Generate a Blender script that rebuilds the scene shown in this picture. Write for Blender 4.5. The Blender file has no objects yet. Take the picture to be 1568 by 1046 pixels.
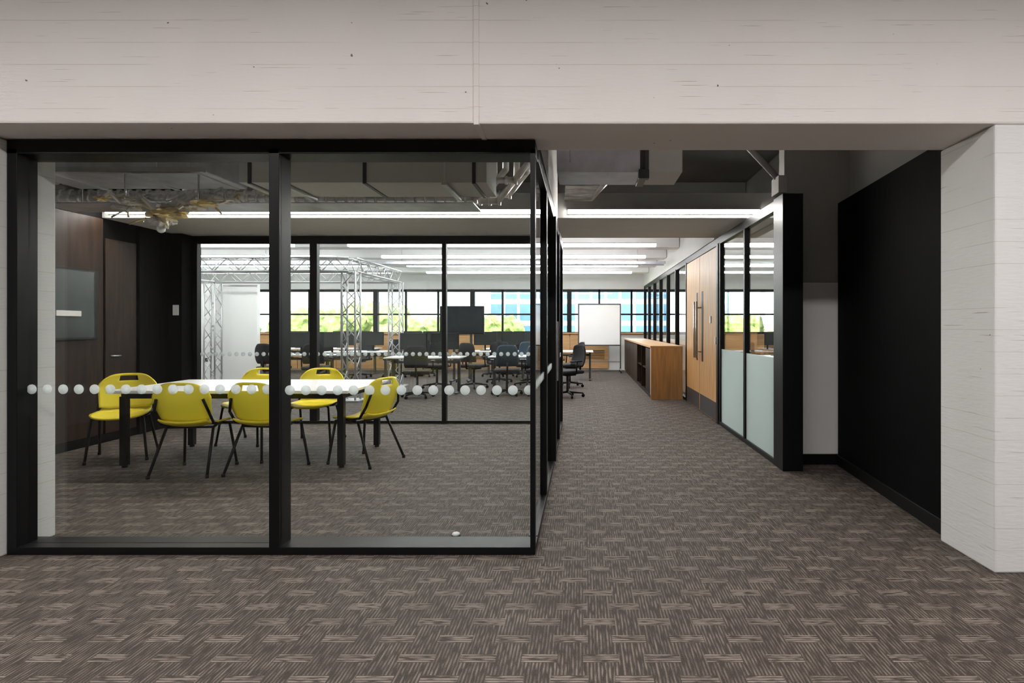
import bpy, bmesh, math, random
from mathutils import Vector, Matrix
random.seed(7)
scene = bpy.context.scene
scene.view_settings.view_transform = 'Standard'

# ------------------------------------------------------------------ materials
def new_mat(name):
    m = bpy.data.materials.new(name); m.use_nodes = True
    nt = m.node_tree; nt.nodes.clear()
    out = nt.nodes.new('ShaderNodeOutputMaterial')
    return m, nt, out

def L(nt, a, b): nt.links.new(a, b)

def pbr(name, col, rough=0.5, metal=0.0, var=0.06, nscale=8.0, bump=0.0, stretch=(1,1,1), spec=0.5, bscale=None):
    m, nt, out = new_mat(name)
    b = nt.nodes.new('ShaderNodeBsdfPrincipled')
    b.inputs['Roughness'].default_value = rough
    b.inputs['Metallic'].default_value = metal
    b.inputs['Specular IOR Level'].default_value = spec
    tc = nt.nodes.new('ShaderNodeTexCoord'); mp = nt.nodes.new('ShaderNodeMapping')
    mp.inputs['Scale'].default_value = stretch
    L(nt, tc.outputs['Object'], mp.inputs['Vector'])
    n = nt.nodes.new('ShaderNodeTexNoise'); n.inputs['Scale'].default_value = nscale
    n.inputs['Detail'].default_value = 4
    L(nt, mp.outputs[0], n.inputs['Vector'])
    r = nt.nodes.new('ShaderNodeValToRGB')
    r.color_ramp.elements[0].position = 0.3; r.color_ramp.elements[1].position = 0.7
    r.color_ramp.elements[0].color = tuple(max(0, c*(1-var)) for c in col)+(1,)
    r.color_ramp.elements[1].color = tuple(min(1, c*(1+var)) for c in col)+(1,)
    L(nt, n.outputs['Fac'], r.inputs[0]); L(nt, r.outputs[0], b.inputs['Base Color'])
    if bump > 0:
        n2 = nt.nodes.new('ShaderNodeTexNoise'); n2.inputs['Scale'].default_value = bscale or nscale*6
        L(nt, mp.outputs[0], n2.inputs['Vector'])
        bp = nt.nodes.new('ShaderNodeBump'); bp.inputs['Strength'].default_value = bump
        bp.inputs['Distance'].default_value = 0.01
        L(nt, n2.outputs['Fac'], bp.inputs['Height']); L(nt, bp.outputs[0], b.inputs['Normal'])
    L(nt, b.outputs[0], out.inputs[0])
    return m

def emit(name, col, s):
    m, nt, out = new_mat(name)
    e = nt.nodes.new('ShaderNodeEmission'); e.inputs[0].default_value = col+(1,); e.inputs[1].default_value = s
    L(nt, e.outputs[0], out.inputs[0]); return m

def glass(name, tint, refl=1.0):
    m, nt, out = new_mat(name)
    t = nt.nodes.new('ShaderNodeBsdfTransparent'); t.inputs[0].default_value = tint+(1,)
    g = nt.nodes.new('ShaderNodeBsdfGlossy'); g.inputs['Roughness'].default_value = 0.0
    # thin architectural pane: same Fresnel curve from both sides
    geo = nt.nodes.new('ShaderNodeNewGeometry')
    ior = nt.nodes.new('ShaderNodeMath'); ior.operation = 'MULTIPLY_ADD'; ior.inputs[1].default_value = (1/1.42-1.42); ior.inputs[2].default_value = 1.42
    L(nt, geo.outputs['Backfacing'], ior.inputs[0])
    f = nt.nodes.new('ShaderNodeFresnel'); L(nt, ior.outputs[0], f.inputs[0])
    mu = nt.nodes.new('ShaderNodeMath'); mu.operation = 'MULTIPLY'; mu.inputs[1].default_value = refl
    mx = nt.nodes.new('ShaderNodeMixShader')
    L(nt, f.outputs[0], mu.inputs[0]); L(nt, mu.outputs[0], mx.inputs[0])
    L(nt, t.outputs[0], mx.inputs[1]); L(nt, g.outputs[0], mx.inputs[2]); L(nt, mx.outputs[0], out.inputs[0])
    return m

def frosted(name, col, alpha):
    m, nt, out = new_mat(name)
    t = nt.nodes.new('ShaderNodeBsdfTransparent'); t.inputs[0].default_value = (0.9, 0.97, 0.96, 1)
    tr = nt.nodes.new('ShaderNodeBsdfTranslucent'); tr.inputs[0].default_value = col+(1,)
    d = nt.nodes.new('ShaderNodeBsdfDiffuse'); d.inputs[0].default_value = col+(1,)
    a = nt.nodes.new('ShaderNodeMixShader'); a.inputs[0].default_value = 0.5
    b = nt.nodes.new('ShaderNodeMixShader'); b.inputs[0].default_value = alpha
    L(nt, tr.outputs[0], a.inputs[1]); L(nt, d.outputs[0], a.inputs[2])
    L(nt, t.outputs[0], b.inputs[1]); L(nt, a.outputs[0], b.inputs[2]); L(nt, b.outputs[0], out.inputs[0])
    return m

def concrete(name, col):
    m, nt, out = new_mat(name)
    b = nt.nodes.new('ShaderNodeBsdfPrincipled'); b.inputs['Roughness'].default_value = 0.7
    tc = nt.nodes.new('ShaderNodeTexCoord')
    def noise(scale, st, det=4):
        mp = nt.nodes.new('ShaderNodeMapping'); mp.inputs['Scale'].default_value = st
        L(nt, tc.outputs['Object'], mp.inputs['Vector'])
        n = nt.nodes.new('ShaderNodeTexNoise'); n.inputs['Scale'].default_value = scale; n.inputs['Detail'].default_value = det
        L(nt, mp.outputs[0], n.inputs['Vector']); return n.outputs['Fac']
    def ramp(src, p0, p1, c0, c1):
        r = nt.nodes.new('ShaderNodeValToRGB'); r.color_ramp.elements[0].position = p0; r.color_ramp.elements[1].position = p1
        r.color_ramp.elements[0].color = c0+(1,); r.color_ramp.elements[1].color = c1+(1,)
        L(nt, src, r.inputs[0]); return r.outputs[0]
    def mul(a, c, f=None):
        x = nt.nodes.new('ShaderNodeMix'); x.data_type = 'RGBA'; x.blend_type = 'MULTIPLY'; x.inputs[0].default_value = 1
        if f is not None: L(nt, f, x.inputs[0])
        L(nt, a, x.inputs[6]); L(nt, c, x.inputs[7]); return x.outputs[2]
    base = ramp(noise(1.6, (1, 1, 1)), .3, .7, tuple(c*.95 for c in col), col)
    cracks = ramp(noise(2.4, (1.0, 1.0, 70), 2), .26, .28, (.60, .55, .52), (1, 1, 1))
    pits = ramp(noise(24, (1, 1, 1), 1), .18, .195, (.25, .21, .19), (1, 1, 1))
    c = mul(mul(base, cracks), pits)
    w = nt.nodes.new('ShaderNodeTexWave'); w.bands_direction = 'Z'; w.wave_profile = 'SAW'
    w.inputs['Scale'].default_value = 2.6; w.inputs['Distortion'].default_value = .15
    L(nt, tc.outputs['Object'], w.inputs['Vector'])
    joint = ramp(w.outputs['Fac'], .025, .05, (.84, .82, .80), (1, 1, 1))
    brk = ramp(noise(1.3, (1, 1, 9), 2), .42, .52, (0, 0, 0), (1, 1, 1))
    c = mul(c, joint, brk)
    L(nt, c, b.inputs['Base Color'])
    bp = nt.nodes.new('ShaderNodeBump'); bp.inputs['Strength'].default_value = .5; bp.inputs['Distance'].default_value = .012
    L(nt, w.outputs['Fac'], bp.inputs['Height'])
    bp2 = nt.nodes.new('ShaderNodeBump'); bp2.inputs['Strength'].default_value = .3; bp2.inputs['Distance'].default_value = .006
    L(nt, noise(12, (1, 1, 6)), bp2.inputs['Height']); L(nt, bp.outputs[0], bp2.inputs['Normal'])
    L(nt, bp2.outputs[0], b.inputs['Normal'])
    L(nt, b.outputs[0], out.inputs[0]); return m

def carpet(name):
    m, nt, out = new_mat(name)
    b = nt.nodes.new('ShaderNodeBsdfPrincipled'); b.inputs['Roughness'].default_value = 0.75
    b.inputs['Specular IOR Level'].default_value = 0.35
    tc = nt.nodes.new('ShaderNodeTexCoord')
    def M(op, a, bb=None, c=None):
        n = nt.nodes.new('ShaderNodeMath'); n.operation = op
        for i, v in enumerate((a, bb, c)):
            if v is None: continue
            if isinstance(v, (int, float)): n.inputs[i].default_value = v
            else: L(nt, v, n.inputs[i])
        return n.outputs[0]
    sep = nt.nodes.new('ShaderNodeSeparateXYZ'); L(nt, tc.outputs['Object'], sep.inputs[0])
    x, y = sep.outputs[0], sep.outputs[1]
    def noise(sx, sy, det=2):
        c = nt.nodes.new('ShaderNodeCombineXYZ'); L(nt, M('MULTIPLY', x, sx), c.inputs[0]); L(nt, M('MULTIPLY', y, sy), c.inputs[1])
        n = nt.nodes.new('ShaderNodeTexNoise'); n.inputs['Scale'].default_value = 1; n.inputs['Detail'].default_value = det
        L(nt, c.outputs[0], n.inputs['Vector']); return n.outputs['Fac']
    # fine ribs everywhere, broken by offset clusters of lighter cross dashes
    row = M('FLOOR', M('MULTIPLY', y, 7.0))
    fy = M('FRACT', M('MULTIPLY', y, 7.0))
    xo = M('ADD', M('MULTIPLY', x, 4.0), M('MULTIPLY', M('FLOORED_MODULO', row, 2.0), .5))
    fx = M('FRACT', xo)
    inA = M('MULTIPLY', M('LESS_THAN', fy, .42), M('LESS_THAN', fx, .58))
    P = 2*math.pi/0.0145
    sA = M('MULTIPLY_ADD', M('SINE', M('MULTIPLY', y, P)), .5, .5); sB = M('MULTIPLY_ADD', M('SINE', M('MULTIPLY', x, P)), .5, .5)
    nA = M('MULTIPLY', M('SUBTRACT', noise(16, 70, 1), .34), 4.5); nB = M('MULTIPLY', M('SUBTRACT', noise(70, 12, 1), .36), 4)
    cl = nt.nodes.new('ShaderNodeClamp'); L(nt, nA, cl.inputs[0]); cl2 = nt.nodes.new('ShaderNodeClamp'); L(nt, nB, cl2.inputs[0])
    lA = M('MULTIPLY', M('POWER', sA, .7), cl.outputs[0]); lB = M('MULTIPLY', sB, cl2.outputs[0])
    mixf = nt.nodes.new('ShaderNodeMix'); mixf.data_type = 'FLOAT'
    L(nt, inA, mixf.inputs[0]); L(nt, M('MULTIPLY', lB, .56), mixf.inputs[2]); L(nt, M('MULTIPLY', lA, 1.0), mixf.inputs[3])
    blk = noise(3.5, 7, 2)
    fac = M('MULTIPLY', mixf.outputs[0], M('MULTIPLY_ADD', blk, 2.0, .05))
    fac = M('ADD', fac, M('MULTIPLY', M('SUBTRACT', noise(200, 200, 1), .5), .5))
    r = nt.nodes.new('ShaderNodeValToRGB')
    r.color_ramp.elements[0].color = (.038, .028, .0225, 1); r.color_ramp.elements[0].position = 0.0
    r.color_ramp.elements[1].color = (.275, .228, .192, 1); r.color_ramp.elements[1].position = 1.0
    L(nt, fac, r.inputs[0]); L(nt, r.outputs[0], b.inputs['Base Color'])
    bp = nt.nodes.new('ShaderNodeBump'); bp.inputs['Strength'].default_value = .4; bp.inputs['Distance'].default_value = .003
    L(nt, fac, bp.inputs['Height']); L(nt, bp.outputs[0], b.inputs['Normal'])
    L(nt, b.outputs[0], out.inputs[0]); return m

CONC = concrete('white_painted_concrete', (.86, .81, .785))
CONC2 = concrete('white_painted_concrete_pier', (.78, .78, .765))
CARPET = carpet('carpet_tiles')
BLACK = pbr('black_aluminium', (.005, .005, .0055), .4, 0.0, .1, 5, spec=.2)
BLACKM = pbr('black_matt_panel', (.003, .003, .0031), .7, 0, .25, 3, spec=.05)
FASCIA = pbr('fascia_grey', (.20, .195, .185), .7, 0, .03, 2)
DKGREY = pbr('dark_grey_metal', (.06, .06, .065), .4, .3)
PLASTER = pbr('white_plaster', (.78, .77, .75), .7, 0, .02, 3, .05)
WALLF = pbr('mid_grey_wall_paint', (.28, .27, .26), .8, 0, .03, 2, .05)
GREYW = pbr('grey_paint', (.34, .335, .315), .7, 0, .03, 2, .05)
GREYL = pbr('light_grey_paint', (.60, .59, .57), .7, 0, .03, 2, .05)
SLABD = pbr('dark_soffit_paint', (.20, .195, .185), .8, 0, .1, 2, .1)
SLABW = pbr('white_soffit_paint', (.80, .80, .80), .8, 0, .03, 2, .05)
OAK = pbr('oak_veneer', (.56, .30, .11), .45, 0, .2, 3.5, .05, (7, 7, .6))
OAKH = pbr('oak_veneer_panel', (.55, .31, .13), .45, 0, .15, 3.5, .05, (.6, 7, 7))
DWOOD = pbr('dark_walnut', (.024, .013, .008), .5, 0, .4, 3.0, .05, (7, 7, .6), spec=.15)
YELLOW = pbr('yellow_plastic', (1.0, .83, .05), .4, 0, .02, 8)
YELLOWD = pbr('yellow_plastic_shaded', (.88, .72, .035), .5, 0, .03, 8)  # deeper yellow for the seat: underside shade put into its colour
WHITE = pbr('white_laminate', (.85, .85, .84), .3, 0, .01, 4)
WPLAST = pbr('white_plastic', (.8, .8, .8), .4, 0, .01)
STEEL = pbr('brushed_steel', (.62, .62, .63), .3, 1.0, .06, 20)
GALV = pbr('galvanised_duct', (.66, .67, .73), .38, .5, .15, 6, .1)
FOIL = pbr('foil_insulation', (.80, .77, .73), .35, .5, .15, 9, .6, bscale=25)
FOILG = pbr('gold_foil', (.90, .70, .40), .28, .7, .2, 9, .8, bscale=20)
ALU = pbr('truss_aluminium', (.55, .56, .57), .4, .5, .05)
FABD = pbr('black_fabric', (.012, .013, .016), .8, 0, .2, 40, .2)
FABB = pbr('blue_grey_mesh_fabric', (.035, .065, .095), .7, 0, .2, 40, .2)
SCREEN = pbr('screen_glass', (.012, .017, .022), .12, 0, .05)
SCREENB = pbr('wall_screen_glass', (.028, .032, .031), .25, 0, .2, 3, spec=.3)
FOLI = pbr('foliage', (.40, .46, .15), .7, 0, .5, 2.2, .8)
BARK = pbr('bark', (.12, .09, .06), .9, 0, .3)
GRASS = pbr('grass', (.40, .44, .26), .9, 0, .3, 1.5)
BLDG = pbr('facade_panel', (.56, .63, .70), .5, 0, .1, .4)
BLDW = pbr('facade_glass', (.13, .24, .36), .15, 0, .3, .5)
GLASSF = glass('clear_glass', (.968, .982, .978), 1.0)
GLASSW = glass('window_glass', (.96, .98, .975), .7)
FROST = frosted('frosted_film', (.76, .84, .83), .66)
DOTM = frosted('white_vinyl_dot', (.92, .95, .95), .62)
LIGHT = emit('led_diffuser', (1.0, .955, .91), 100)
LIGHTF = emit('added_foreground_emitter', (1.0, .96, .935), 46)  # glow of the unseen fittings added over the foreground
LIGHTO = emit('led_diffuser_open_office', (1.0, .99, .985), 26)

# ------------------------------------------------------------------ mesh builder
class MB:
    def __init__(s, name): s.name = name; s.bm = bmesh.new(); s.mats = []
    def mi(s, m):
        if m not in s.mats: s.mats.append(m)
        return s.mats.index(m)
    def merge(s, tb, mat, M=None, smooth=False):
        i = s.mi(mat); vm = {}
        for v in tb.verts: vm[v] = s.bm.verts.new((M @ v.co) if M else v.co)
        for f in tb.faces:
            try: nf = s.bm.faces.new([vm[v] for v in f.verts])
            except ValueError: continue
            nf.material_index = i; nf.smooth = smooth
        tb.free()
    def box(s, x0, x1, y0, y1, z0, z1, mat, bev=0.0, M=None):
        tb = bmesh.new(); bmesh.ops.create_cube(tb, size=1)
        for v in tb.verts:
            v.co = Vector(((x0+x1)/2+v.co.x*(x1-x0), (y0+y1)/2+v.co.y*(y1-y0), (z0+z1)/2+v.co.z*(z1-z0)))
        if bev > 0: bmesh.ops.bevel(tb, geom=tb.edges[:], offset=bev, segments=2, affect='EDGES', profile=.5)
        s.merge(tb, mat, M); return s
    def cyl(s, p0, p1, r, mat, seg=12, r2=None, M=None):
        p0, p1 = Vector(p0), Vector(p1); d = p1-p0
        tb = bmesh.new()
        bmesh.ops.create_cone(tb, cap_ends=True, segments=seg, radius1=r, radius2=r if r2 is None else r2, depth=d.length)
        T = Matrix.Translation((p0+p1)/2) @ d.to_track_quat('Z', 'Y').to_matrix().to_4x4()
        s.merge(tb, mat, (M @ T) if M else T, True); return s
    def tube(s, pts, r, mat, seg=10, M=None):
        for a, b in zip(pts[:-1], pts[1:]): s.cyl(a, b, r, mat, seg, M=M)
        for p in pts[1:-1]: s.ball(p, r, mat, M=M, sub=2)
        return s
    def ball(s, c, r, mat, sc=(1, 1, 1), M=None, sub=2, noise=0):
        tb = bmesh.new(); bmesh.ops.create_icosphere(tb, subdivisions=sub, radius=r)
        for v in tb.verts:
            k = 1+random.uniform(-noise, noise)
            v.co = Vector((v.co.x*sc[0]*k, v.co.y*sc[1]*k, v.co.z*sc[2]*k))+Vector(c)
        s.merge(tb, mat, M, noise == 0); return s
    def grid(s, fn, nu, nv, mat, thick=.012, hole=None, M=None):
        tb = bmesh.new(); V = {}
        for i in range(nu+1):
            for j in range(nv+1): V[i, j] = tb.verts.new(fn(-1+2*i/nu, j/nv))
        for i in range(nu):
            for j in range(nv):
                u, v = -1+2*(i+.5)/nu, (j+.5)/nv
                if hole and hole(u, v): continue
                tb.faces.new((V[i, j], V[i+1, j], V[i+1, j+1], V[i, j+1]))
        bmesh.ops.recalc_face_normals(tb, faces=tb.faces[:])
        bmesh.ops.solidify(tb, geom=tb.faces[:], thickness=thick)
        s.merge(tb, mat, M, True); return s
    def done(s, loc=(0, 0, 0), rot=0):
        bmesh.ops.recalc_face_normals(s.bm, faces=s.bm.faces[:])
        me = bpy.data.meshes.new(s.name); s.bm.to_mesh(me); s.bm.free()
        for m in s.mats: me.materials.append(m)
        ob = bpy.data.objects.new(s.name, me); scene.collection.objects.link(ob)
        ob.location = loc; ob.rotation_euler = (0, 0, rot); return ob

def inst(ob, name, loc, rot=0):
    o = bpy.data.objects.new(name, ob.data); scene.collection.objects.link(o)
    o.location = loc; o.rotation_euler = (0, 0, rot); return o

def simple(name, *a, **k): return MB(name).box(*a, **k).done()

# ------------------------------------------------------------------ shell
simple('floor', -12.7, 8.7, -4.6, 17.8, -.2, 0, CARPET)
simple('ceiling', -12.7, 8.7, -4.6, 8.1, 3.4, 3.6, SLABD)
simple('ceiling_open_office', -12.7, 8.7, 8.1, 17.8, 3.2, 3.6, SLABW)
simple('wall_back', -7.2, 7.2, -4.6, -4.4, 0, 3.4, WALLF)
simple('wall_left', -7.2, -7.0, -4.4, 3.2, 0, 3.4, WALLF)
simple('wall_right', 7.0, 7.2, -4.4, 3.2, 0, 3.4, WALLF)
simple('wall_front_left', -7.2, -4.21, 3.2, 3.585, 0, 2.455, PLASTER)
simple('wall_front_right', 3.05, 7.2, 3.2, 3.585, 0, 2.455, PLASTER)
b = MB('concrete_beam')
b.box(-7.2, -.596, 3.11, 3.585, 2.46, 3.4, CONC, .012)
b.box(-.584, 7.2, 3.11, 3.585, 2.457, 3.4, CONC, .012)
b.box(-.61, -.57, 3.113, 3.58, 2.47, 3.39, CONC)
b.box(-.599, -.568, 3.103, 3.58, 2.450, 3.39, CONC, .004)
b.done()
MB('concrete_pier').box(-4.2, -3.41, 3.11, 3.68, 0, 2.452, CONC2, .01).done()
MB('concrete_pier').box(2.25, 3.04, 3.11, 3.585, 0, 2.455, CONC2, .01).done()

b = MB('wall_meeting_left')
b.box(-5.8, -5.6, 3.59, 7.94, 0, 3.4, BLACKM)
b.done()
b = MB('dark_wood_wall_panelling')
b.box(-5.6, -5.585, 3.6, 5.2, .1, 2.6, DWOOD, .003)
b.box(-5.6, -5.585, 5.21, 6.62, .1, 2.6, DWOOD, .003)
b.box(-5.6, -5.575, 6.64, 7.1, .1, 2.38, DWOOD, .003)
b.box(-5.6, -5.55, 7.12, 7.22, 0, 2.6, BLACKM, .003)
b.box(-5.6, -5.57, 3.6, 7.7, 0, .1, BLACKM, .003)
b.cyl((-5.555, 6.72, 1.0), (-5.555, 6.84, 1.0), .01, STEEL); b.cyl((-5.58, 6.72, 1.0), (-5.555, 6.72, 1.0), .01, STEEL)
b.done()
simple('black_jamb_pier', -5.6, -5.42, 7.68, 7.93, 0, 2.605, BLACKM, bev=.003)
b = MB('light_switch'); b.box(-5.535, -5.455, 7.668, 7.68, 1.5, 1.64, WPLAST, .004); b.box(-5.51, -5.48, 7.663, 7.669, 1.55, 1.59, WPLAST); b.done()
b = MB('wall_mounted_screen'); b.box(-5.585, -5.54, 5.1, 6.5, 1.2, 1.99, BLACK, .006); b.box(-5.54, -5.536, 5.13, 6.44, 1.23, 1.96, SCREENB)
b.box(-5.536, -5.51, 5.95, 6.25, 1.46, 1.52, GREYL, .004); b.done()
simple('wall_open_office_near', -12.7, -5.62, 7.95, 8.1, 0, 3.2, PLASTER)
simple('wall_open_office_left', -12.7, -12.5, 8.1, 17.6, 0, 3.2, PLASTER)
simple('wall_office_right', 8.5, 8.7, 5.6, 17.6, 0, 3.2, PLASTER)

# dropped bulkhead
b = MB('ceiling_dropped_bulkhead')
b.box(-5.59, 2.3, 6.62, 8.1, 2.61, 2.9, PLASTER, .004)
b.box(-5.59, 2.3, 6.61, 6.62, 2.612, 2.90, FASCIA)
b.done()
def strip(name, x0, x1, y, z, h, w, m):
    b = MB(name); b.box(x0, x1, y-w/2, y+w/2, z+h*.55, z+h, DKGREY); b.box(x0, x1, y-w/2-.004, y+w/2, z, z+h*.8, m); return b.done()
for xa, xb in ((-5.5, -.4), (-.17, 2.03)):
    b = MB('linear_light'); b.box(xa-.01, xb+.01, 6.53, 6.608, 2.692, 2.704, FASCIA); b.box(xa-.01, xb+.01, 6.59, 6.608, 2.65, 2.692, FASCIA)
    b.box(xa, xb, 6.545, 6.59, 2.655, 2.692, LIGHT); b.done()

# corridor right
simple('wall_corridor_right', 2.62, 2.8, 3.59, 5.6, 0, 3.4, GREYW)
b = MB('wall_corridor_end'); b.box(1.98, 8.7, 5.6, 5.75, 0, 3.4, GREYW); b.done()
b = MB('wall_lower_panel'); b.box(2.06, 2.6, 5.585, 5.6, .1, 1.78, PLASTER, .002); b.done()  # thin paler panel over the lower part of the end wall
simple('baseboard_corridor', 2.06, 2.49, 5.56, 5.585, 0, .1, BLACK)
b = MB('black_sliding_panel')
dx, dy = 2.485-2.32, 5.55-3.6; ang = math.atan2(dy, dx); ln = math.hypot(dx, dy)
M = Matrix.Translation((2.32, 3.6, 0)) @ Matrix.Rotation(ang, 4, 'Z')
b.box(.0, ln, -.08, 0, 0, 2.55, BLACKM, .003, M=M); b.box(.0, ln, 0.0, .012, 0, .1, BLACK, .003, M=M); b.done()

# ------------------------------------------------------------------ glass partitions
FX0, FX1, FY0, FY1 = -3.405, -.283, 3.36, 3.50
b = MB('glazed_partition_front')
b.box(FX0, FX1, FY0, FY1+.04, 0, .045, BLACK, .003)
b.box(FX0, FX1, FY0, FY1+.04, 2.37, 2.452, BLACK, .003)
b.box(FX0, FX0+.06, FY0, FY1-.01, .04, 2.4, BLACK, .003)
b.box(-1.857, -1.797, FY0, FY1, .04, 2.4, BLACK, .003)
b.box(FX1-.03, FX1, FY0, FY0+.05, .04, 2.4, BLACK, .003)
b.box(FX0+.06, -1.857, 3.43, 3.438, .045, 2.38, GLASSF)
b.box(-1.797, FX1-.03, 3.38, 3.388, .045, 2.38, GLASSF)
gp_front = b.done()
b = MB('glazed_partition_corridor')
X = -.283
b.box(X-.06, X, FY0+.19, 7.92, 0, .045, BLACK, .003)
b.box(X-.06, X, 3.59, 7.92, 2.40, 2.52, BLACK, .003)
b.box(X-.05, X, 4.42, 4.52, .04, 2.42, BLACK, .003)
b.box(X-.06, X+.02, 5.52, 5.66, .04, 2.42, BLACK, .003)
b.box(X-.06, X+.01, 6.6, 6.68, .04, 2.42, BLACK, .003)
b.box(X-.06, X, 7.84, 7.93, .04, 2.42, BLACK, .003)
b.box(X-.034, X-.026, 3.55, 7.85, .045, 2.42, GLASSF)
b.box(X+.01, X+.03, 5.75, 5.78, .8, 1.4, STEEL, .004)
gp_cor = b.done()
simple('wall_bulkhead_corridor', X-.08, X-.0, 3.59, 6.29, 2.53, 3.4, GREYL)
b = MB('glazed_partition_rear')
b.box(-5.41, X-.07, 7.9, 7.96, 0, .04, BLACK, .003)
b.box(-5.41, X-.07, 7.9, 7.96, 2.5, 2.605, BLACK, .003)
for xa, xb in ((-5.41, -5.35), (-3.79, -3.69), (-1.96, -1.90), (X-.13, X-.07)): b.box(xa, xb, 7.88, 7.97, .03, 2.52, BLACK, .003)
b.box(-5.36, X-.1, 7.926, 7.932, .04, 2.5, GLASSF)
gp_rear = b.done()
def dots(parent, pts, axis, r):
    b = MB('manifestation_dots')
    for p in pts:
        p = Vector(p); d = Vector((0, .0015, 0)) if axis == 'y' else Vector((.0015, 0, 0))
        b.cyl(p-d, p+d, r, DOTM, 20)
    o = b.done(); o.parent = parent; return o
pts = [(FX0+.085+i*.0945, 3.425, .972) for i in range(16)]
pts += [(-1.74+i*.0945, 3.375, .972) for i in range(16)]
dots(gp_front, pts, 'y', .029)
dots(gp_rear, [(-5.3+i*.0945, 7.92, .965) for i in range(52)], 'y', .029)
dots(gp_cor, [(X-.022, 3.65+i*.0945, .97) for i in range(44)], 'x', .029)

# right glazed partition
PX = 1.87
b = MB('glazed_partition_right')
b.box(PX-.01, 2.05, 5.3, 5.56, 0, 2.59, BLACK, .004)
b.box(PX, PX+.07, 5.5, 7.95, 0, .05, BLACK, .003); b.box(PX, PX+.07, 5.5, 17.5, 2.48, 2.58, BLACK, .003)
for y in (6.62, 7.8): b.box(PX, PX+.07, y-.03, y+.03, .04, 2.5, BLACK, .003)
b.box(PX-.01, PX+.09, 7.86, 7.96, 0, 2.5, BLACK, .003)
b.box(PX+.03, PX+.038, 5.5, 7.8, .05, 2.48, GLASSF)
b.box(PX+.02, PX+.026, 5.56, 6.59, .05, 1.04, FROST); b.box(PX+.02, PX+.026, 6.65, 7.77, .05, 1.04, FROST)
b.box(PX, PX+.07, 10.3, 17.5, 0, .05, BLACK, .003)
for y in (10.32, 11.5, 12.7, 13.9, 15.1, 16.3, 17.45): b.box(PX-.01, PX+.07, y-.035, y+.035, .04, 2.5, BLACK, .003)
b.box(PX+.03, PX+.038, 10.35, 17.45, .05, 2.48, GLASSF)
b.done()
simple('wall_bulkhead_partition', PX, PX+.12, 8.12, 17.6, 2.59, 3.19, SLABW)
simple('ceiling_bulkhead_return', 2.31, 2.45, 5.76, 8.1, 2.6, 3.39, GREYL)
b = MB('door_1')
for y0, y1 in ((7.98, 9.12), (9.13, 10.27)):
    b.box(PX, PX+.05, y0, y1, .01, 2.47, OAK, .004)
    b.box(PX-.004, PX, y0+.03, y1-.03, .02, .28, DKGREY, .001)
for y0, s in ((9.04, -1), (9.21, 1)):
    b.cyl((PX-.07, y0, .85), (PX-.07, y0, 1.75), .016, STEEL); b.cyl((PX, y0, .95), (PX-.07, y0, .95), .01, STEEL); b.cyl((PX, y0, 1.65), (PX-.07, y0, 1.65), .01, STEEL)
    b.box(PX-.003, PX, y0+s*.12-.05, y0+s*.12+.05, .8, 1.9, BLACK)
b.box(PX-.01, PX, 8.0, 8.05, 1.1, 1.2, STEEL); b.box(PX-.012, PX, 8.3, 8.38, 1.4, 1.5, WPLAST)
b.done()

# ------------------------------------------------------------------ far wall
b = MB('wall_far')
b.box(-12.7, 8.7, 17.6, 17.8, 0, 1.1, PLASTER); b.box(-12.7, 8.7, 17.6, 17.8, 2.5, 3.2, SLABW); b.done()
b = MB('oak_wall_panelling')
x = -12.4
while x < 8.2:
    x1 = x+1.18
    if not (x < 2.0 and x1 > 1.83):
        b.box(x, x1, 17.54, 17.59, .05, 1.12, OAKH, .003)
        for k in range(6): b.box(x+.12, x1-.12, 17.53, 17.545, .35+k*.05, .365+k*.05, BLACK)
    x += 1.2
b.box(-12.4, 1.85, 17.46, 17.6, 1.12, 1.16, OAKH, .003)
b.done()
wi = 1; x = -12.5
while x < 8.4:
    b = MB('window_%d' % wi); wi += 1
    x1 = min(x+3.0, 8.5)
    b.box(x, x1, 17.64, 17.72, 1.1, 1.18, BLACK); b.box(x, x1, 17.64, 17.72, 2.42, 2.5, BLACK)
    b.box(x, x+.14, 17.60, 17.74, 1.1, 2.5, BLACK)
    for k in (1, 2): b.box(x+k-.03, x+k+.03, 17.64, 17.7, 1.1, 2.5, BLACK)
    b.box(x, x1, 17.66, 17.7, 1.70, 1.75, BLACK)
    b.box(x+.03, x1-.0, 17.675, 17.68, 1.15, 2.46, GLASSW)
    b.done(); x += 3.0
for i, y in enumerate((9.3, 11.0, 12.7, 14.4, 16.1)):
    MB('soffit_beam').box(-12.5, PX-.01, y, y+.35, 2.88, 3.19, SLABW, .01).done()
for y in (10.2, 11.9, 13.6, 15.3):
    strip('linear_light', -11.5, -5.2, y, 2.78, .06, .12, LIGHTO); strip('linear_light', -4.2, 1.3, y, 2.78, .06, .12, LIGHTO)
for y in (10.2, 13.6): strip('linear_light', 2.6, 7.5, y, 2.78, .07, .12, LIGHTO)
strip('linear_light', 2.8, 7.5, 6.9, 2.78, .07, .12, LIGHTO)
for y, z in ((9.0, 2.84), (12.4, 2.74)):
    b = MB('cable_tray')
    for dyy in (0, .3): b.box(-12.3, 1.8, y+dyy-.008, y+dyy+.008, z-.03, z+.03, GALV)
    xx = -12.2
    while xx < 1.8: b.cyl((xx, y, z-.02), (xx, y+.3, z-.02), .010, GALV, 5); xx += .3
    for xx in (-10, -7, -4, -1, 1.2): b.cyl((xx, y+.15, z), (xx, y+.15, 3.195), .008, STEEL, 5)
    b.done()

b = MB('wall_open_office_partition'); b.box(-12.4, -7.45, 13.0, 13.12, 0, 2.32, WHITE, .004); b.done()
b = MB('wall_socket'); b.box(-8.68, -8.58, 12.985, 13.0, .55, .63, DKGREY, .003); b.done()

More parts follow.
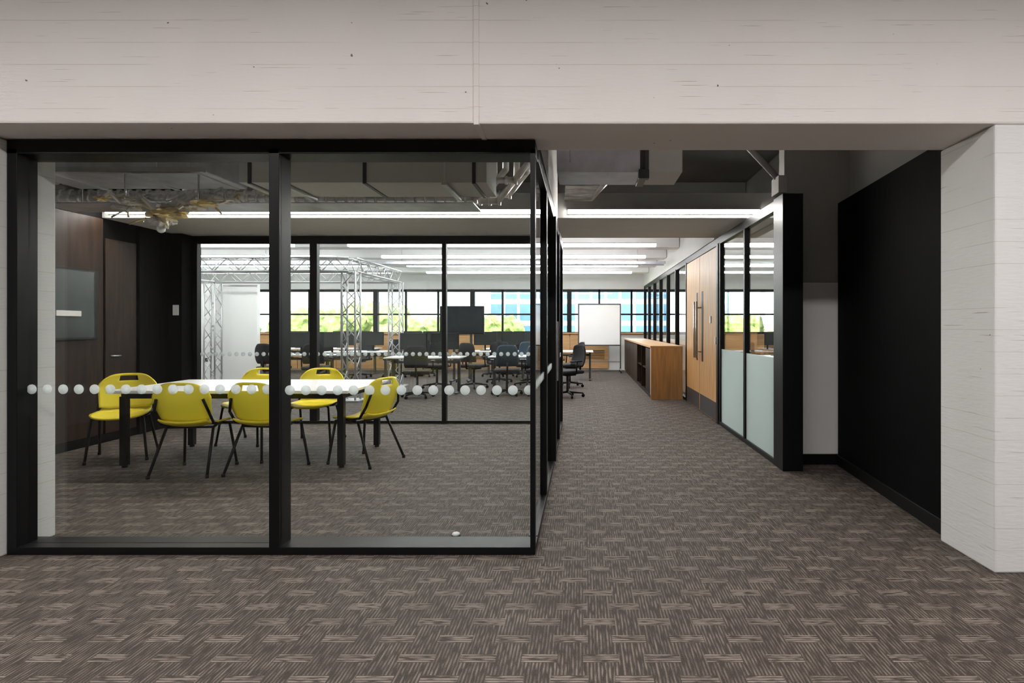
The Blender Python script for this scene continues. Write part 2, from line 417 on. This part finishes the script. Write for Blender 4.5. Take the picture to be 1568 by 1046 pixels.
# ------------------------------------------------------------------ truss
def truss(b, p0, p1, w=.24):
    p0, p1 = Vector(p0), Vector(p1); d = (p1-p0); n = max(2, int(d.length/w)); dn = d.normalized()
    up = Vector((0, 0, 1)) if abs(dn.z) < .9 else Vector((1, 0, 0))
    s = dn.cross(up).normalized()*w/2; t = dn.cross(s).normalized()*w/2
    cs = [s+t, s-t, -s-t, -s+t]
    for c in cs: b.cyl(p0+c, p1+c, .018, ALU, 6)
    for i in range(n):
        a = p0+d*i/n; e = p0+d*(i+1)/n
        for k in range(4):
            c0, c1 = cs[k], cs[(k+1) % 4]
            b.cyl(a+(c0 if i % 2 else c1), e+(c1 if i % 2 else c0), .009, ALU, 5)
b = MB('aluminium_lighting_truss')
X0, X1, Y0, Z = -8.3, -4.2, 10.3, 2.46
Y1 = 12.75
for (x, y) in ((X0, Y0), (X1, Y0), (X1, Y1), (X0, Y1)):
    truss(b, (x, y, .03), (x, y, Z-.12)); b.box(x-.22, x+.22, y-.22, y+.22, 0, .03, ALU, .004)
truss(b, (X0, Y0, Z), (X1, Y0, Z)); truss(b, (X1, Y0, Z), (X1, Y1, Z)); truss(b, (X0, Y1, Z), (X1, Y1, Z)); truss(b, (X0, Y0, Z), (X0, Y1, Z))
b.done()

# ------------------------------------------------------------------ meeting table
b = MB('meeting_table')
tx0, tx1, ty0, ty1 = -4.5, -2.22, 5.36, 6.5
b.box(tx0, tx1, ty0, ty1, .715, .745, WHITE, .006)
b.box(tx0+.08, tx1-.08, ty0+.08, ty1-.08, .66, .713, BLACK, .003)
for x in (tx0+.1, tx1-.1):
    for y in (ty0+.1, ty1-.1): b.box(x-.03, x+.03, y-.03, y+.03, .02, .68, BLACK, .004); b.cyl((x, y, 0), (x, y, .025), .025, BLACK)
b.done()

# ------------------------------------------------------------------ yellow chair
def yellow_chair():
    b = MB('stacking_chair')
    def back(u, v):
        w = .262*(1-.14*abs(1-v)**1.3-.22*max(0, v-.72)**1.5/.1482)
        a = abs(u)
        z = .49+.36*v-.055*v*a**4+.02*(1-v)*a**3
        y = -.205-.085*v+.055*a*a-.02*math.sin(math.pi*v)
        return Vector((u*w, y, z))
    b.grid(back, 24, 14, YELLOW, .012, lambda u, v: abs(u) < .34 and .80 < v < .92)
    def seat(u, v):
        w = .235*(1-.12*(1-v)**2-.18*max(0, v-.8)**1.2/.145)
        z = .455+.025*abs(u)**3-.03*max(0, v-.75)**1.3*4-.012*math.sin(math.pi*v)*(1-u*u)+.04*max(0, .15-v)/.15
        return Vector((u*w, -.215+.45*v-.02*v*u**4, z))
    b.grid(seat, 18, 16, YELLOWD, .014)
    for s in (-1, 1):
        b.tube([(s*.17, .10, .435), (s*.205, .17, .425), (s*.245, .225, .02)], .0125, BLACK)
        b.tube([(s*.17, .05, .435), (s*.205, -.10, .425), (s*.25, -.28, .02)], .0125, BLACK)
        b.tube([(s*.20, .02, .435), (s*.235, -.15, .47), (s*.235, -.225, .58), (s*.20, -.255, .70)], .012, BLACK)
        b.tube([(s*.17, .10, .435), (s*.17, .05, .435)], .0125, BLACK)
        for p in ((s*.246, .226), (s*.251, -.283)): b.cyl((p[0], p[1], 0), (p[0], p[1], .03), .016, BLACK)
    b.tube([(-.17, .07, .43), (.17, .07, .43)], .011, BLACK); b.tube([(-.2, -.1, .425), (.2, -.1, .425)], .011, BLACK)
    return b.done()
yc = yellow_chair(); yc.location = (-3.62, 5.33, 0); yc.rotation_euler = (0, 0, math.radians(4))
for (x, y, r) in ((-2.95, 5.36, -6), (-3.88, 6.62, 176), (-3.12, 6.62, 186), (-4.74, 5.85, 207), (-2.2, 5.72, 70)):
    inst(yc, 'stacking_chair', (x, y, 0), math.radians(r))

# ------------------------------------------------------------------ office furniture
def office_chair(fab):
    b = MB('office_chair')
    for k in range(5):
        a = k*2*math.pi/5+.3; c, s = math.cos(a), math.sin(a)
        b.cyl((0, 0, .10), (c*.3, s*.3, .075), .022, BLACK, 8, .014)
        b.cyl((c*.3-s*.012, s*.3+c*.012, .032), (c*.3+s*.012, s*.3-c*.012, .032), .032, BLACK, 12); b.cyl((c*.3, s*.3, .04), (c*.3, s*.3, .08), .01, BLACK, 6)
    b.cyl((0, 0, .08), (0, 0, .42), .025, DKGREY, 10)
    b.box(-.12, .12, -.12, .12, .41, .45, BLACK, .01)
    b.box(-.25, .25, -.23, .25, .45, .52, FABD, .03)
    b.tube([(0, -.1, .43), (0, -.29, .45), (0, -.31, .65)], .02, BLACK)
    b.grid(lambda u, v: Vector((u*(.23-.03*v-.03*(2*v-1)**4), -.27-.06*v+.05*u*u-.03*math.sin(3.1*v), .58+.42*v-.03*v*u**4)), 12, 12, fab, .025)
    for s in (-1, 1): b.tube([(s*.2, 0, .46), (s*.29, 0, .48), (s*.29, -.02, .68)], .014, BLACK); b.box(s*.29-.035, s*.29+.035, -.12, .12, .68, .705, BLACK, .008)
    return b.done()
oc = office_chair(FABD); oc.location = (-3.15, 10.8, 0); oc.rotation_euler = (0, 0, .2)
ocb = office_chair(FABB); ocb.location = (-1.5, 11.2, 0); ocb.rotation_euler = (0, 0, .15)
for (x, y, r) in ((-.30, 10.9, 2.2), (-.30, 12.75, 1.9), (-5.6, 11.95, .2), (-2.4, 12.5, -.4), (-2.0, 13.6, .2), (-1.2, 13.6, -.2),
                  (-5.9, 15.0, 2.9), (-5.0, 15.1, 3.3), (-3.2, 12.45, 3.3), (-2.4, 15.3, .5), (-1.6, 15.3, .1), (-6.5, 11.95, -.2), (-4.3, 15.3, .2), (-6.9, 15.3, .2), (4.0, 11.1, .3), (4.9, 11.1, 0)):
    inst(oc, 'office_chair', (x, y, 0), r)
for (x, y, r) in ((-.85, 11.2, -.1), (-1.25, 12.8, 3.2)): inst(ocb, 'office_chair', (x, y, 0), r)
def desk(w, d):
    b = MB('office_desk'); b.box(-w/2, w/2, -d/2, d/2, .71, .735, WHITE, .004)
    for x in (-w/2+.08, w/2-.08):
        b.box(x-.025, x+.025, -d/2+.05, d/2-.05, .67, .71, DKGREY); b.box(x-.025, x+.025, -.04, .04, .03, .67, DKGREY); b.box(x-.03, x+.03, -d/2+.08, d/2-.08, 0, .03, DKGREY, .004)
    b.box(-w/2+.08, w/2-.08, -.02, .02, .6, .66, DKGREY)
    return b.done()
dk = desk(1.5, .75); dk.location = (-3.2, 11.6, 0)
dloc = [(-1.2, 12.0), (-6.0, 12.75), (-5.6, 14.2), (-2.2, 14.4), (-.5, 14.4), (-2.0, 16.1), (-4.6, 16.2), (-6.6, 16.2), (-8.4, 16.2), (4.4, 11.9), (6.2, 11.9)]
for (x, y) in dloc: inst(dk, 'office_desk', (x, y, 0))
def monitor():
    b = MB('computer_monitor'); b.box(-.12, .12, -.09, .09, 0, .012, BLACK, .004); b.box(-.02, .02, .01, .03, .01, .3, BLACK)
    b.box(-.28, .28, -.02, .01, .14, .48, BLACK, .006); b.box(-.265, .265, -.023, -.02, .155, .465, SCREENB); return b.done()
mo = monitor(); mo.location = (-3.5, 11.75, .735)
for (x, y) in ((-2.85, 11.75), (-6.4, 12.9), (-5.7, 12.9), (-6.0, 14.35), (-5.3, 14.35), (-2.5, 14.5), (-1.8, 14.5), (-.9, 14.5), (-2.3, 16.2), (-1.7, 16.2), (-4.9, 16.3), (-4.3, 16.3), (-6.9, 16.3), (-6.3, 16.3), (-8.7, 16.3), (-8.1, 16.3), (4.1, 12.0), (4.8, 12.0), (6.0, 12.0)):
    inst(mo, 'computer_monitor', (x, y, .735), random.uniform(-.2, .2))
b = MB('mobile_display_screen')
b.box(-.52, .52, -.03, .03, 1.17, 1.83, BLACK, .008); b.box(-.49, .49, -.034, -.03, 1.2, 1.8, SCREEN)
for x in (-.2, .2): b.box(x-.025, x+.025, .03, .08, .08, 1.6, DKGREY); b.box(x-.03, x+.03, -.3, .35, .06, .1, DKGREY, .005)
b.box(-.2, .2, .04, .07, .7, .75, DKGREY)
for x in (-.2, .2):
    for y in (-.28, .32): b.cyl((x-.012, y, .032), (x+.012, y, .032), .032, BLACK)
b.done((-2.85, 13.4, 0))
b = MB('mobile_whiteboard')
b.box(-.6, .6, -.012, .012, .8, 2.0, WHITE, .004); b.box(-.63, .63, -.02, .02, 1.985, 2.02, DKGREY, .003); b.box(-.63, .63, -.02, .02, .78, .815, DKGREY, .003)
for s in (-1, 1):
    b.box(s*.615-.018, s*.615+.018, -.018, .018, .1, 2.02, DKGREY, .003); b.box(s*.61-.018, s*.61+.018, -.3, .3, .07, .11, STEEL, .004)
    for y in (-.27, .27): b.cyl((s*.61-.012, y, .035), (s*.61+.012, y, .035), .035, BLACK)
b.box(-.6, .6, -.01, .01, .3, .33, STEEL)
b.done((.48, 16.7, 0))
b = MB('oak_credenza')
x0, x1, y0, y1, h = 1.25, 1.84, 10.5, 17.2, .99
b.box(x0-.01, x1, y0, y1, h-.04, h, OAKH, .003)
b.box(x0, x1, y0, y0+.04, 0, h-.04, OAK, .003); b.box(x0, x1, y1-.04, y1, 0, h-.04, OAK, .003)
b.box(x1-.03, x1, y0+.04, y1-.04, .06, h-.04, OAK)
b.box(x0+.02, x1, y0+.04, y1-.04, .0, .08, BLACK)
b.box(x0, x1-.03, y0+.04, y0+.1, .08, h-.04, WHITE)
ys = [10.6, 11.4, 12.2, 13.2, 14.2, 15.2, 16.2, 17.16]
for i in range(7):
    b.box(x0, x1-.03, ys[i+1]-.02, ys[i+1], .08, h-.04, DWOOD)
    if i < 1 or i > 2: b.box(x0, x0+.02, ys[i]+.01, ys[i+1]-.03, .09, h-.06, DWOOD, .002)
    else:
        b.box(x0+.02, x1-.03, ys[i], ys[i+1]-.02, .5, .52, DWOOD)
        yy = ys[i]+.08
        while yy < ys[i+1]-.25: b.box(x0+.15, x0+.4, yy, yy+.04, .52, .52+random.uniform(.2, .3), random.choice([WPLAST, DKGREY, OAKH])); yy += .055
b.done()

# ------------------------------------------------------------------ services in ceiling void
b = MB('ventilation_duct'); b.box(-3.0, -.84, 4.95, 5.5, 2.6, 2.95, GREYL, .006)
for x in (-2.9, -1.9, -.95): b.box(x-.015, x+.015, 4.94, 5.51, 2.59, 2.96, DKGREY)
for x in (-2.6, -1.2):
    b.cyl((x, 4.92, 2.58), (x, 4.92, 3.395), .006, STEEL, 6); b.box(x-.02, x+.02, 4.9, 5.53, 2.57, 2.59, STEEL)
b.done()
b = MB('ventilation_duct'); b.box(-4.95, -3.3, 4.9, 5.6, 2.70, 3.0, GALV, .01)
for x in (-4.7, -4.0, -3.4): b.box(x-.02, x+.02, 4.89, 5.61, 2.69, 3.01, GALV, .003)
b.cyl((-4.5, 4.8, 2.68), (-4.5, 4.8, 3.395), .006, STEEL, 6); b.box(-5.1, -3.2, 4.78, 4.82, 2.65, 2.69, STEEL)
b.cyl((-3.6, 4.8, 2.68), (-3.6, 4.8, 3.395), .006, STEEL, 6)
b.done()
b = MB('insulated_pipe_run')
for k, (y, z) in enumerate(((5.75, 2.64), (5.88, 2.72), (6.0, 2.67), (6.1, 2.76), (5.8, 2.84))):
    xe = -1.1+.1*k
    b.tube([(-5.5, y, z), (xe, y, z), (xe+.2, y, z+.25), (xe+.2, y, 3.36)], .034, FOIL, 10)
    x = -5.4
    while x < xe: b.cyl((x, y, z), (x+.03, y, z), .046, FOIL, 10); x += .1
b.box(-5.5, -1.1, 5.7, 6.15, 2.585, 2.595, GALV)
for x in (-5, -3.6, -2.2): b.cyl((x, 5.68, 2.59), (x, 5.68, 3.39), .006, STEEL, 6)
b.done()
b = MB('crumpled_foil_pendant_lamp')
pts = [(-4.2, 4.95, 2.46), (-4.05, 5.05, 2.40), (-3.92, 4.95, 2.43), (-3.80, 5.1, 2.35), (-3.65, 5.0, 2.40), (-3.48, 5.1, 2.43), (-3.30, 4.95, 2.42), (-3.14, 5.05, 2.46), (-3.75, 5.05, 2.28), (-3.58, 4.95, 2.33)]
for i, p in enumerate(pts): b.ball(p, random.uniform(.045, .08), FOILG if i % 3 == 0 else FOIL, (random.uniform(1.2, 2.2), 1.2, random.uniform(.4, .7)), sub=3, noise=.25)
for a, c in zip(pts[:-1], pts[1:]): b.tube([a, ((a[0]+c[0])/2, a[1], a[2]+.06), c], .02, FOIL, 8)
for k in range(18):
    p = random.choice(pts); q = (p[0]+random.uniform(-.3, .3), p[1]+random.uniform(-.1, .1), p[2]+random.uniform(-.1, .1))
    b.tube([p, ((p[0]+q[0])/2, q[1], q[2]+.05), q], .009, STEEL if k % 2 else FOILG, 6)
b.cyl((-3.67, 5.0, 2.32), (-3.70, 5.0, 2.22), .03, FOIL, 10, .05); b.ball((-3.71, 5.0, 2.205), .035, WPLAST)
for x in (-4.05, -3.4): b.cyl((x, 5.03, 2.42), (x, 5.03, 2.695), .008, STEEL, 6)
b.done()
b = MB('ventilation_duct'); b.box(-.2, .44, 4.35, 4.75, 2.53, 2.74, GALV, .006); b.box(.5, .76, 4.35, 4.75, 2.53, 2.76, PLASTER, .006)
b.box(.44, .5, 4.33, 4.77, 2.52, 2.75, DKGREY, .003); b.cyl((.46, 4.33, 2.5), (.46, 4.33, 3.395), .012, DKGREY, 8); b.box(.42, .5, 4.3, 4.36, 2.47, 2.54, DKGREY, .004)
b.cyl((-.1, 4.33, 2.6), (-.1, 4.33, 3.395), .006, STEEL, 6)
b.done()
b = MB('insulated_pipe_run')
for k in range(4):
    z = 2.58+.055*k; y = 5.5+.07*k
    b.tube([(-.18, y, z), (.08+.03*k, y, z), (.26+.05*k, y, z+.2), (.26+.05*k, y, 3.38)], .02, FOIL, 8)
b.done()
b = MB('steel_brace'); b.tube([(1.2, 5.3, 3.38), (1.85, 5.4, 2.75)], .03, GREYW, 8); b.box(1.82, 1.9, 5.3, 5.5, 2.6, 2.76, GREYW, .004); b.done()
b = MB('door_stop'); b.cyl((-.81, 3.62, 0), (-.81, 3.62, .025), .03, BLACK, 16); b.ball((-.81, 3.62, .03), .026, WPLAST, (1, 1, .5)); b.done()

for x in (-4.9, -1.6, 1.7, 5.0):  # unseen fittings, added above the view to light beam and floor
    b = MB('added_foreground_light'); b.box(x-1.5, x+1.5, .57, .83, 3.32, 3.4, DKGREY); b.box(x-1.48, x+1.48, .59, .81, 3.305, 3.32, LIGHTF); b.done()

# ------------------------------------------------------------------ outside
simple('ground_outside', -60, 60, 17.85, 120, -.4, -.3, GRASS)
def tree(seed):
    random.seed(seed); b = MB('tree'); b.cyl((0, 0, -.3), (0, 0, 1.2), .15, BARK, 8, .1)
    for i in range(24):
        a = random.uniform(0, 6.28); r = random.uniform(0, 1.7)
        b.ball((r*math.cos(a), r*math.sin(a), random.uniform(.3, 2.0)), random.uniform(.4, .7), FOLI, sub=3, noise=.16)
    return b.done()
t = tree(3); t.location = (-11, 29, 0)
for (x, y, s) in ((-15, 31, 1.0), (-8, 30, .8), (-18.5, 29, .9), (-5.5, 35, .9), (-22, 31, 1.1), (8, 29, .9), (12, 31, 1.0), (-13, 36, 1.2)):
    o = inst(t, 'tree', (x, y, 0), s*3); o.scale = (s, s, s); o.location.z = .3*(s-1)
b = MB('office_building_outside'); b.box(-7, 6, 42, 50, -.3, 5.2, BLDG)
for i in range(12):
    for j in range(3): b.box(-6.8+i*1.07, -5.95+i*1.07, 41.95, 42.0, .2+j*1.6, 1.4+j*1.6, BLDW)
b.done()

# world
w = bpy.data.worlds.new('sky'); scene.world = w; w.use_nodes = True
nt = w.node_tree; nt.nodes.clear()
o = nt.nodes.new('ShaderNodeOutputWorld'); bg = nt.nodes.new('ShaderNodeBackground'); bg.inputs[1].default_value = 6
tc = nt.nodes.new('ShaderNodeTexCoord'); sp = nt.nodes.new('ShaderNodeSeparateXYZ'); r = nt.nodes.new('ShaderNodeValToRGB')
r.color_ramp.elements[0].color = (.95, .98, 1, 1); r.color_ramp.elements[1].color = (.62, .80, 1, 1)
L(nt, tc.outputs['Generated'], sp.inputs[0]); L(nt, sp.outputs[2], r.inputs[0]); L(nt, r.outputs[0], bg.inputs[0]); L(nt, bg.outputs[0], o.inputs[0])
sd = bpy.data.lights.new('sun', 'SUN'); sd.energy = 4; sd.angle = .1; sd.color = (1, .95, .85)
so = bpy.data.objects.new('sun', sd); so.rotation_euler = (math.radians(45), 0, math.radians(20)); scene.collection.objects.link(so)

# camera
cd = bpy.data.cameras.new('camera'); cd.lens = 20; cd.sensor_width = 36; cd.shift_x = -.0695; cd.shift_y = -.0147; cd.clip_start = .05
co = bpy.data.objects.new('camera', cd); co.location = (0, 0, 1.35); co.rotation_euler = (math.radians(90), 0, 0)
scene.collection.objects.link(co); scene.camera = co
